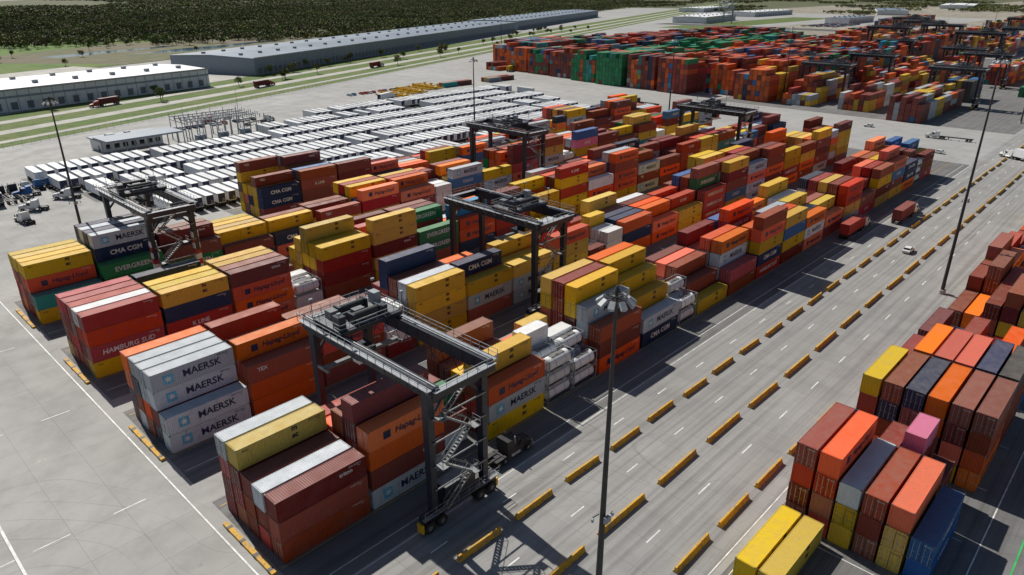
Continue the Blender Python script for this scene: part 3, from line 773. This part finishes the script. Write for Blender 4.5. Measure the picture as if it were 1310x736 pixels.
# canopy building by the reefer lot
e = empty('operations_building', (92, 312, 0), R(3))
mb = MB(); mb.box(0, 24, 0, 12, 0, 4.2, 0)
for k in range(7): mb.box(1.2+k*3.3, 3.2+k*3.3, -.04, -.003, 1.1, 2.9, 1)
mb.box(-.04, -.003, 3, 5, 0, 2.3, 1)
obj('walls', mb.mesh('ow', [M_wallw, M_glass]), parent=e)
mb = MB(); mb.box(-.8, 24.8, -.8, 12.8, 4.2, 4.7, 0); mb.box(4, 7, 4, 7, 4.7, 6, 1); mb.box(12, 14, 6, 8, 4.7, 5.8, 1)
obj('roof', mb.mesh('orf', [M_band, M_greyp]), parent=e)
mb = MB(); mb.box(-4, 26, -16, -3, 6.4, 7.0, 0)
for x in (-2, 7, 16, 24):
    for y in (-14, -5): mb.cyl((x, y, 0), (x, y, 6.4), .25, .25, 8, 1)
obj('canopy', mb.mesh('oc', [M_roofg, M_greyp]), parent=e)
# electrical substation
mb = MB()
for i in range(6):
    for j in range(4):
        x = i*6; y = j*6
        mb.beam((x, y, 0), (x, y, 11), .4, .4, 0, .2, .2)
        if i < 5: mb.beam((x, y, 9.6), (x+6, y, 9.6), .2, .35, 0)
        if j < 3: mb.beam((x, y, 8.6), (x, y+6, 8.6), .2, .3, 0)
        for t in (2, 4): mb.cyl((x+t, y, 9.4), (x+t, y, 7.8), .2, .14, 6, 1)
for x in (4, 14, 24):
    mb.box(x, x+3.6, 2, 5, .3, 3.2, 1)
    for t in range(6): mb.box(x+.2+t*.6, x+.5+t*.6, 1.4, 2, .8, 2.8, 1)
    for t in (.8, 1.8, 2.8): mb.cyl((x+t, 3.5, 3.2), (x+t, 3.5, 4.6), .15, .1, 6, 2)
for x, y in ((-2, -2), (32, 20)): mb.cyl((x, y, 0), (x, y, 18), .2, .05, 6, 0)
obj('electrical_substation', mb.mesh('sub', [M_greyp, M_band, M_lwhite]), (122, 300, 0))
# chain-link fence along the yard edge
mb = MB(); L = 900
for k in range(int(L/4)): mb.beam((k*4, 0, 0), (k*4, 0, 2.4), .08, .08, 0)
for z in (.2, 1.2, 2.3): mb.beam((0, 0, z), (L, 0, z), .05, .05, 0)
fo = cf(-120, -2); obj('chain_link_fence', mb.mesh('fence', [M_bar]), (fo[0], fo[1], 0), ang)

# ------------------------------------------------------------------ vehicles
def tractor():
    mb = MB()
    mb.box(-4.2, 3.2, -.45, .45, .65, .95, 2)
    mb.hexa([(1.2, -1.0, .8), (3.3, -.95, .8), (3.3, .95, .8), (1.2, 1.0, .8)], [(1.2, -.85, 2.05), (3.15, -.7, 1.75), (3.15, .7, 1.75), (1.2, .85, 2.05)], 0)
    mb.box(3.31, 3.36, -.6, .6, .9, 1.65, 3)
    mb.hexa([(-.3, -1.15, .75), (1.3, -1.15, .75), (1.3, 1.15, .75), (-.3, 1.15, .75)], [(-.3, -1.1, 2.75), (.75, -1.05, 2.75), (.75, 1.05, 2.75), (-.3, 1.1, 2.75)], 0)
    mb.hexa([(1.11, -1.0, 2.02), (1.12, 1.0, 2.02), (.79, .95, 2.68), (.79, -.95, 2.68)], [(1.18, -1.0, 2.04), (1.18, 1.0, 2.04), (.86, .95, 2.7), (.86, -.95, 2.7)], 1)
    for s in (-1, 1):
        a, b = sorted((s*1.13, s*1.165)); mb.box(.0, .85, a, b, 1.8, 2.5, 1)
        mb.box(1.35, 1.5, min(s*1.3, s*1.5), max(s*1.3, s*1.5), 1.6, 2.3, 2)
        mb.cyl((-.35, s*1.0, 1.2), (-.35, s*1.0, 3.6), .09, .09, 8, 3)
        mb.cyl((-1.2, s*.95, .75), (.6, s*.95, .75), .33, .33, 12, 3)
        mb.box(1.7, 3.0, min(s*.8, s*1.2), max(s*.8, s*1.2), 1.08, 1.2, 0)
        mb.box(3.32, 3.38, s*.8-.15, s*.8+.15, 1.0, 1.25, 4)
        mb.box(-4.2, -1.9, min(s*.65, s*1.2), max(s*.65, s*1.2), 1.1, 1.14, 2)
    mb.hexa([(-1.9, -1.15, .8), (-.31, -1.15, .8), (-.31, 1.15, .8), (-1.9, 1.15, .8)], [(-1.9, -1.1, 3.3), (-.31, -1.05, 3.1), (-.31, 1.05, 3.1), (-1.9, 1.1, 3.3)], 0)
    mb.box(3.2, 3.5, -1.2, 1.2, .45, .8, 3)
    for x, dual in ((2.3, 0), (-2.4, 1), (-3.7, 1)):
        for s in (-1, 1):
            w = .55 if dual else .28; a, b = sorted((s*1.22, s*(1.22-w))); mb.cyl((x, a, .5), (x, b, .5), .5, .5, 16, 5); mb.cyl((x, a-.01, .5), (x, b+.01, .5), .24, .24, 10, 3)
    mb.cyl((-3.0, 0, .95), (-3.0, 0, 1.12), .5, .5, 14, 2)
    return mb.mesh
T = tractor()
truck_w = T('truck_white', [M_whitep, M_glass, M_dark, M_bar, M_lwhite, M_tyre])
truck_b = T('truck_blue', [P['b'], M_glass, M_dark, M_bar, M_lwhite, M_tyre])
truck_r = T('truck_red', [M_redp, M_glass, M_dark, M_bar, M_lwhite, M_tyre])
truck_k = T('truck_black', [M_dark, M_glass, M_dark, M_bar, M_lwhite, M_tyre])
mb = MB()
for s in (-1, 1): mb.box(-6.2, 6.2, s*.45-.1, s*.45+.1, .95, 1.25, 0)
for x in (-6.1, -3, 0, 3, 6.1): mb.box(x-.12, x+.12, -1.2, 1.2, 1.02, 1.24, 0)
for x in (-5.2, -3.9):
    for s in (-1, 1): a, b = sorted((s*1.22, s*.68)); mb.cyl((x, a, .5), (x, b, .5), .5, .5, 14, 1); mb.cyl((x, a-.01, .5), (x, b+.01, .5), .22, .22, 8, 2)
for s in (-1, 1): mb.box(2.9, 3.1, s*.8-.08, s*.8+.08, .05, 1.0, 0)
CHA = mb.mesh('chassis', [M_dark, M_tyre, M_bar])
def rig(x, y, rz, tm, code=None, trailer=True):
    c, s = math.cos(rz), math.sin(rz)
    e = empty('semi_truck', (x, y, .01), rz)
    obj('tractor', tm, (0, 0, 0), 0, e)
    if trailer: obj('chassis', CHA, (-8.6, 0, 0), 0, e)
    if trailer and code:
        obj('shipping_container', MESH[code][0], (x-8.6*c, y-8.6*s, 1.27), rz)
rig(61.0, 58.0, 0, truck_k, None)
rig(226, 52.6, 0, truck_w, 'm'); rig(203, 58.5, 0, truck_w, 'r')
rig(150, 119.5, 0, truck_b, 'y'); rig(120, 89, 0, truck_w, 'g'); rig(205, 150, math.pi, truck_r, 'o')
rig(38, 175, R(80), truck_w); rig(330, 48, R(60), truck_w, 'w'); rig(352, 80, R(95), truck_w)
rig(49, 243, R(150), truck_w, None, False); rig(60, 250, R(150), truck_w, None, False)
rig(52, 262, R(175), truck_b, None, False); rig(44, 232, R(100), truck_w, None, False)
rig(173, 329, R(15), truck_w); rig(220, 316, R(20), truck_k, 'd'); rig(262, 345, R(20), truck_w, 'w'); rig(150, 345, R(200), truck_r)
rig(344, 230, R(90), truck_k); rig(420, 395, R(20), truck_w, 'y'); rig(340, 160, R(90), truck_w, 'm')
for i in range(14): rig(36+i*3.6+random.uniform(-.2, .2), 268+i*.3, R(90), random.choice((truck_w, truck_b, truck_k)), random.choice((None, 'w', None)), random.random() < .6)
for s_, o_, d_ in ((200, 32, 0), (330, 30, 0), (480, 58, 1), (90, 58, 1), (620, 33, 0)):
    p_ = cf(s_, o_); rig(p_[0], p_[1], ang+(math.pi if d_ else 0), random.choice((truck_w, truck_r)), random.choice('wmg'))
def carmesh(name, mat):
    mb = MB()
    pr = [(-2.2, .35), (-2.25, .85), (-1.9, .98), (-1.35, 1.42), (.35, 1.42), (1.0, .98), (2.05, .82), (2.2, .6), (2.2, .35)]
    n = len(pr); vs = []
    for s in (-1, 1):
        for a, b in pr: vs.append((a, s*(.88 if b < 1.1 else .68), b))
    mb.add(vs, [(i, (i+1) % n, n+(i+1) % n, n+i) for i in range(n)]+[tuple(range(n)), tuple(range(2*n-1, n-1, -1))], 0)
    for s in (-1, 1):
        mb.add([(-1.65, s*.872, 1.03), (.75, s*.872, 1.03), (.28, s*.72, 1.36), (-1.3, s*.72, 1.36)], [(0, 1, 2, 3)], 1)
        for x in (-1.4, 1.35): a, b = sorted((s*.9, s*.68)); mb.cyl((x, a, .33), (x, b, .33), .33, .33, 12, 2)
    mb.quad((.95, -.8, 1.03), (.95, .8, 1.03), (.42, .64, 1.4), (.42, -.64, 1.4), 1); mb.quad((-1.88, -.8, 1.02), (-1.88, .8, 1.02), (-1.42, .64, 1.4), (-1.42, -.64, 1.4), 1)
    return mb.mesh(name, [mat, M_glass, M_tyre])
CARS = [carmesh('car%d' % i, m) for i, m in enumerate((M_whitep, P['k'], P['g'], M_redp, P['b'], P['d']))]
def lot(x0, y0, n, rows, px=2.9, py=12, rz=90, p=.8):
    for j in range(rows):
        for i in range(n):
            if random.random() < p: obj('parked_car', random.choice(CARS), (x0+i*px, y0+j*py, .01), R(rz+random.uniform(-2, 2)))
lot(120, 338, 18, 1); lot(250, 372, 16, 1); lot(860, 360, 40, 6); lot(1180, 440, 40, 5, p=.7); lot(640, 560, 30, 3)
# yard pick-ups and cars moving in the aisles
for x, y, r in ((14, 150, 90), (320, 70, 80), (325, 140, 100), (318, 195, 90), (190, 43, 0), (360, 110, 95), (70, 205, 0), (18, 196, 60), (140, 204, 5)):
    obj('yard_car', CARS[0], (x, y, .01), R(r))
for i in range(24):
    p_ = cf(-20+i*4+random.uniform(-.5, .5), 92); obj('parked_car', random.choice(CARS), (p_[0], p_[1], 0), ang+R(90))
for i in range(60):
    p_ = cf(250+i*5, 98); 
    if random.random() < .5: obj('parked_car', random.choice(CARS), (p_[0], p_[1], 0), ang+R(90))
# reefer chassis lot ---------------------------------------------------------
def box_trailer(code):
    me = MESH[code][0]
    mb = MB(); mb.v = [(v.co.x, v.co.y, v.co.z+1.27) for v in me.vertices]; mb.f = [tuple(q.vertices) for q in me.polygons]; mb.m = [q.material_index for q in me.polygons]
    b = len(mb.v); mb.v += [tuple(v.co) for v in CHA.vertices]
    for q_ in CHA.polygons: mb.f.append(tuple(b+i for i in q_.vertices)); mb.m.append(9+q_.material_index)
    return mb.mesh('trailer_'+code, list(me.materials)+[M_dark, M_tyre, M_bar])
RT = box_trailer('R')
BT = [RT, RT, box_trailer('g'), box_trailer('m'), box_trailer('b')]
for i in range(40):
    p_ = cf(260+i*8.5, 118+random.uniform(-1, 1))
    if random.random() < .6: obj('parked_trailer', random.choice(BT), (p_[0], p_[1], .01), ang+R(90))
rows = [(212, 76, 300), (229, 72, 302), (246, 68, 306), (263, 62, 312), (281, 60, 318), (299, 155, 325), (317, 190, 330)]
for y, xa, xb in rows:
    rect('stacking_pavement', xa-3, xb+3, y-7.5, y+7.5, .004, M_block)
    x = xa
    while x < xb:
        if random.random() < .045: x += random.choice((6, 10, 18))
        r_ = random.random()
        if r_ < .93: obj('refrigerated_trailer', RT, (x, y+random.uniform(-.5, .5), .01), R(90 if random.random() < .85 else -90)+R(random.uniform(-.8, .8)))
        elif r_ < .96: obj('empty_chassis', CHA, (x, y, .01), R(90))
        x += 3.5
# yellow spreaders and lifting frames stored in the yard
mb = MB()
for i in range(7):
    y = i*3.2; mb.box(0, 12, y-.3, y+.3, .3, .8, 0); mb.box(0, .4, y-1.1, y+1.1, .2, 1.0, 0); mb.box(11.6, 12, y-1.1, y+1.1, .2, 1.0, 0); mb.box(4.5, 7.5, y-.8, y+.8, .8, 1.7, 0)
    if i % 2: mb.box(0, 12, y-.3, y+.3, 2.0, 2.5, 0); mb.box(1, 1.3, y-.9, y+.9, 1.0, 2.9, 0); mb.box(10.7, 11, y-.9, y+.9, 1.0, 2.9, 0)
SPM = mb.mesh('stored', [M_yelp])
for x, y in ((262, 342), (280, 350), (298, 356)): obj('stored_spreader_frames', SPM, (x, y, .0))

# ship-to-shore cranes, far
mb = MB()
for x in (0, 18):
    for y in (0, 30): mb.beam((x, y, 0), (x, y, 48), 1.6, 1.6, 0)
    mb.beam((x, 0, 14), (x, 30, 14), 1.2, 1.6, 0); mb.beam((x, 0, 46), (x, 30, 46), 1.2, 1.6, 0); mb.beam((x, 0, 15), (x, 30, 45), .8, .8, 0)
    mb.beam((x, 0, 48), (9, 8, 75), 1, 1, 0)
for y in (0, 30): mb.beam((0, y, 14), (18, y, 14), 1.4, 1.4, 0); mb.beam((0, y, 46), (18, y, 46), 1.4, 1.4, 0)
for x in (7, 11): mb.beam((x, 45, 48), (x, -4, 48), 1, 1.8, 0)
for x in (7, 11): mb.beam((x, -4, 48), (x, -28, 95), 1, 1.6, 0)
mb.beam((9, 8, 75), (9, 45, 49), .5, .5, 0); mb.beam((9, 8, 75), (9, -22, 84), .5, .5, 0); mb.box(4, 14, 18, 30, 49, 54, 1)
STS = mb.mesh('sts', [M_greyp, M_whitep])
for x, y, r in ((1180, 610, 20), (1240, 640, 20), (1480, 780, 20), (1560, 810, 20), (2300, 300, 0), (2420, 300, 0), (2600, 620, 0), (2750, 60, 10), (2900, 60, 10)): obj('ship_to_shore_crane', STS, (x, y, 0), R(r), scale=(.5, .5, .5))

# ------------------------------------------------------------------ trees
def leafmat(n, c):
    m, nt, p = nt_new(n); ge = N(nt, 'ShaderNodeNewGeometry')
    hs = N(nt, 'ShaderNodeHueSaturation'); hs.inputs['Color'].default_value = (*c, 1)
    nt.links.new(ramp(nt, noise(nt, ge.outputs['Position'], .012, 4), .35, .65, .65, 1.4), hs.inputs['Value'])
    nt.links.new(ramp(nt, noise(nt, ge.outputs['Position'], .008, 3), .35, .65, .47, .52), hs.inputs['Hue'])
    nt.links.new(hs.outputs[0], p.inputs['Base Color']); p.inputs['Roughness'].default_value = .8; p.inputs['Specular IOR Level'].default_value = .2
    return m
LM = [leafmat('leaf_dark', (.065, .10, .026)), leafmat('leaf_olive', (.12, .14, .04)), leafmat('leaf_spring', (.15, .19, .04)), leafmat('twig_brown', (.17, .14, .09))]
M_bark = simple('bark', (.10, .08, .055), .9)
def add_tree(mb, x, y, h, r, nl, ls, rnd, mi0=None, limbs=True):
    mb.cyl((x, y, 0), (x, y, h*.55), h*.025+.05, h*.012+.03, 5, 4)
    cl = []
    for k in range(6 if limbs else 4):
        t = rnd.uniform(0, 6.28); q = rnd.uniform(.2, .75)*r; c = Vector((x+q*math.cos(t), y+q*math.sin(t), h*rnd.uniform(.5, .85))); cl.append((c, r*rnd.uniform(.35, .6)))
        if limbs: mb.cyl((x, y, h*rnd.uniform(.3, .5)), c, h*.012+.02, .03, 4, 4)
    cl.append((Vector((x, y, h*.8)), r*.6))
    for k in range(nl):
        c, cr = rnd.choice(cl); d = Vector((rnd.gauss(0, 1), rnd.gauss(0, 1), rnd.gauss(0, .8))).normalized()*cr*rnd.uniform(.5, 1.08); pnt = c+d
        a = Vector((rnd.gauss(0, 1), rnd.gauss(0, 1), rnd.gauss(0, 1))).normalized(); b = a.cross(Vector((rnd.gauss(0, 1), rnd.gauss(0, 1), rnd.gauss(0, 1)))).normalized()
        s = ls*rnd.uniform(.6, 1.3)
        mi = mi0 if (mi0 is not None and rnd.random() < .7) else rnd.choice((0, 0, 1, 1, 2, 3))
        mb.add([pnt-a*s-b*s*.6, pnt+a*s-b*s*.5, pnt+a*s*.7+b*s*.6, pnt-a*s*.8+b*s*.5], [(0, 1, 2, 3)], mi)
TREES = []
for i in range(4):
    rnd = random.Random(i+50); mb = MB(); add_tree(mb, 0, 0, rnd.uniform(7, 10), rnd.uniform(3, 4.2), 700, .32, rnd); TREES.append(mb.mesh('tree%d' % i, LM+[M_bark]))
for i in range(46):
    s_ = random.uniform(-60, 900); o_ = random.choice((45, 46, 70, 72, 20)); p_ = cf(s_, o_+random.uniform(-3, 3))
    obj('oak_tree', random.choice(TREES), (p_[0], p_[1], -.05), random.uniform(0, 6), scale=(random.uniform(.6, .95),)*3)
PATCH = []
for i in range(5):
    rnd = random.Random(i+90); mb = MB()
    for k in range(62):
        add_tree(mb, rnd.uniform(-38, 38), rnd.uniform(-38, 38), rnd.uniform(6, 8.5), rnd.uniform(3, 5.2), 56, .95, rnd, rnd.choice((0, 1, 2, 3, 1, 3)), False)
    PATCH.append(mb.mesh('patch%d' % i, LM+[M_bark]))
F_ = empty('distant_forest')
def seen(x, y, m=.06):
    r = .6884*x-.7254*y; f = .7254*x+.6884*y
    return f > 50 and abs(r/f) < .80+m
cnt = 0
s = -900
while s < 2600:
    lo = 610 if s < 200 else (610-(s-200)/400*345 if s < 600 else 265)
    o = lo
    while o < 1150:
        if not (s > 650 and o < 330 and random.random() < .3) and random.random() < .94:
            p_ = cf(s+random.uniform(-12, 12), o+random.uniform(-12, 12))
            if seen(*p_): obj('patch', random.choice(PATCH), (p_[0], p_[1], -.1), random.uniform(0, 6.28), F_, (1, 1, random.uniform(.8, 1.05))); cnt += 1
        o += 62
    s += 62
s = -2000
while s < 7000:
    o = 1150
    while o < 4200:
        p_ = cf(s+random.uniform(-30, 30), o+random.uniform(-30, 30))
        wat = p_[0] < 1000 and p_[1] > 2150+.3*p_[0]
        if seen(*p_) and not wat and random.random() < .88: obj('patch', random.choice(PATCH), (p_[0], p_[1], -.1), random.uniform(0, 6.28), F_, (1.9, 1.9, 1.15)); cnt += 1
        o += 128
    s += 128
# scattered tree groups on the far right
for i in range(150):
    x = random.uniform(1700, 5200); y = random.uniform(-200, 1900)
    if seen(x, y): obj('patch', random.choice(PATCH), (x, y, -.1), random.uniform(0, 6.28), F_, (1.5, 1.5, .9))
for i in range(60):
    p_ = cf(random.uniform(-300, 640), random.uniform(250, 560)); obj('patch', random.choice(TREES), (p_[0], p_[1], -.1), 0, F_, (.8, .8, .7))

# ------------------------------------------------------------------ camera, light
cam = bpy.data.cameras.new('camera'); co = bpy.data.objects.new('camera', cam); sc.collection.objects.link(co)
co.location = (0, 0, 62); co.rotation_euler = (R(66.8), 0, R(-46.5)); cam.sensor_width = 36; cam.lens = 24.92; cam.clip_start = 1; cam.clip_end = 30000
sc.camera = co
sd = Vector((-.12, -.99, 0)).normalized(); el = R(45)
sd = Vector((sd.x*math.cos(el), sd.y*math.cos(el), -math.sin(el)))
sl = bpy.data.lights.new('sun', 'SUN'); sl.energy = 5.0; sl.angle = R(.5); sl.color = (1, .955, .88)
so = bpy.data.objects.new('sun', sl); sc.collection.objects.link(so); so.rotation_euler = sd.to_track_quat('-Z', 'Y').to_euler(); so.location = (0, 0, 200)
w = bpy.data.worlds.new('World'); sc.world = w; w.use_nodes = True; nt = w.node_tree
sky = nt.nodes.new('ShaderNodeTexSky'); sky.sky_type = 'NISHITA'; sky.sun_disc = False; sky.sun_elevation = el; sky.sun_rotation = math.atan2(.12, .99)
bg = nt.nodes['Background']; nt.links.new(sky.outputs[0], bg.inputs[0]); bg.inputs[1].default_value = .055
sc.view_settings.view_transform = 'Standard'; sc.view_settings.look = 'None'; sc.view_settings.exposure = 0
print('CONTAINERS', ncon, 'PATCHES', cnt, 'OBJS', len(bpy.data.objects))
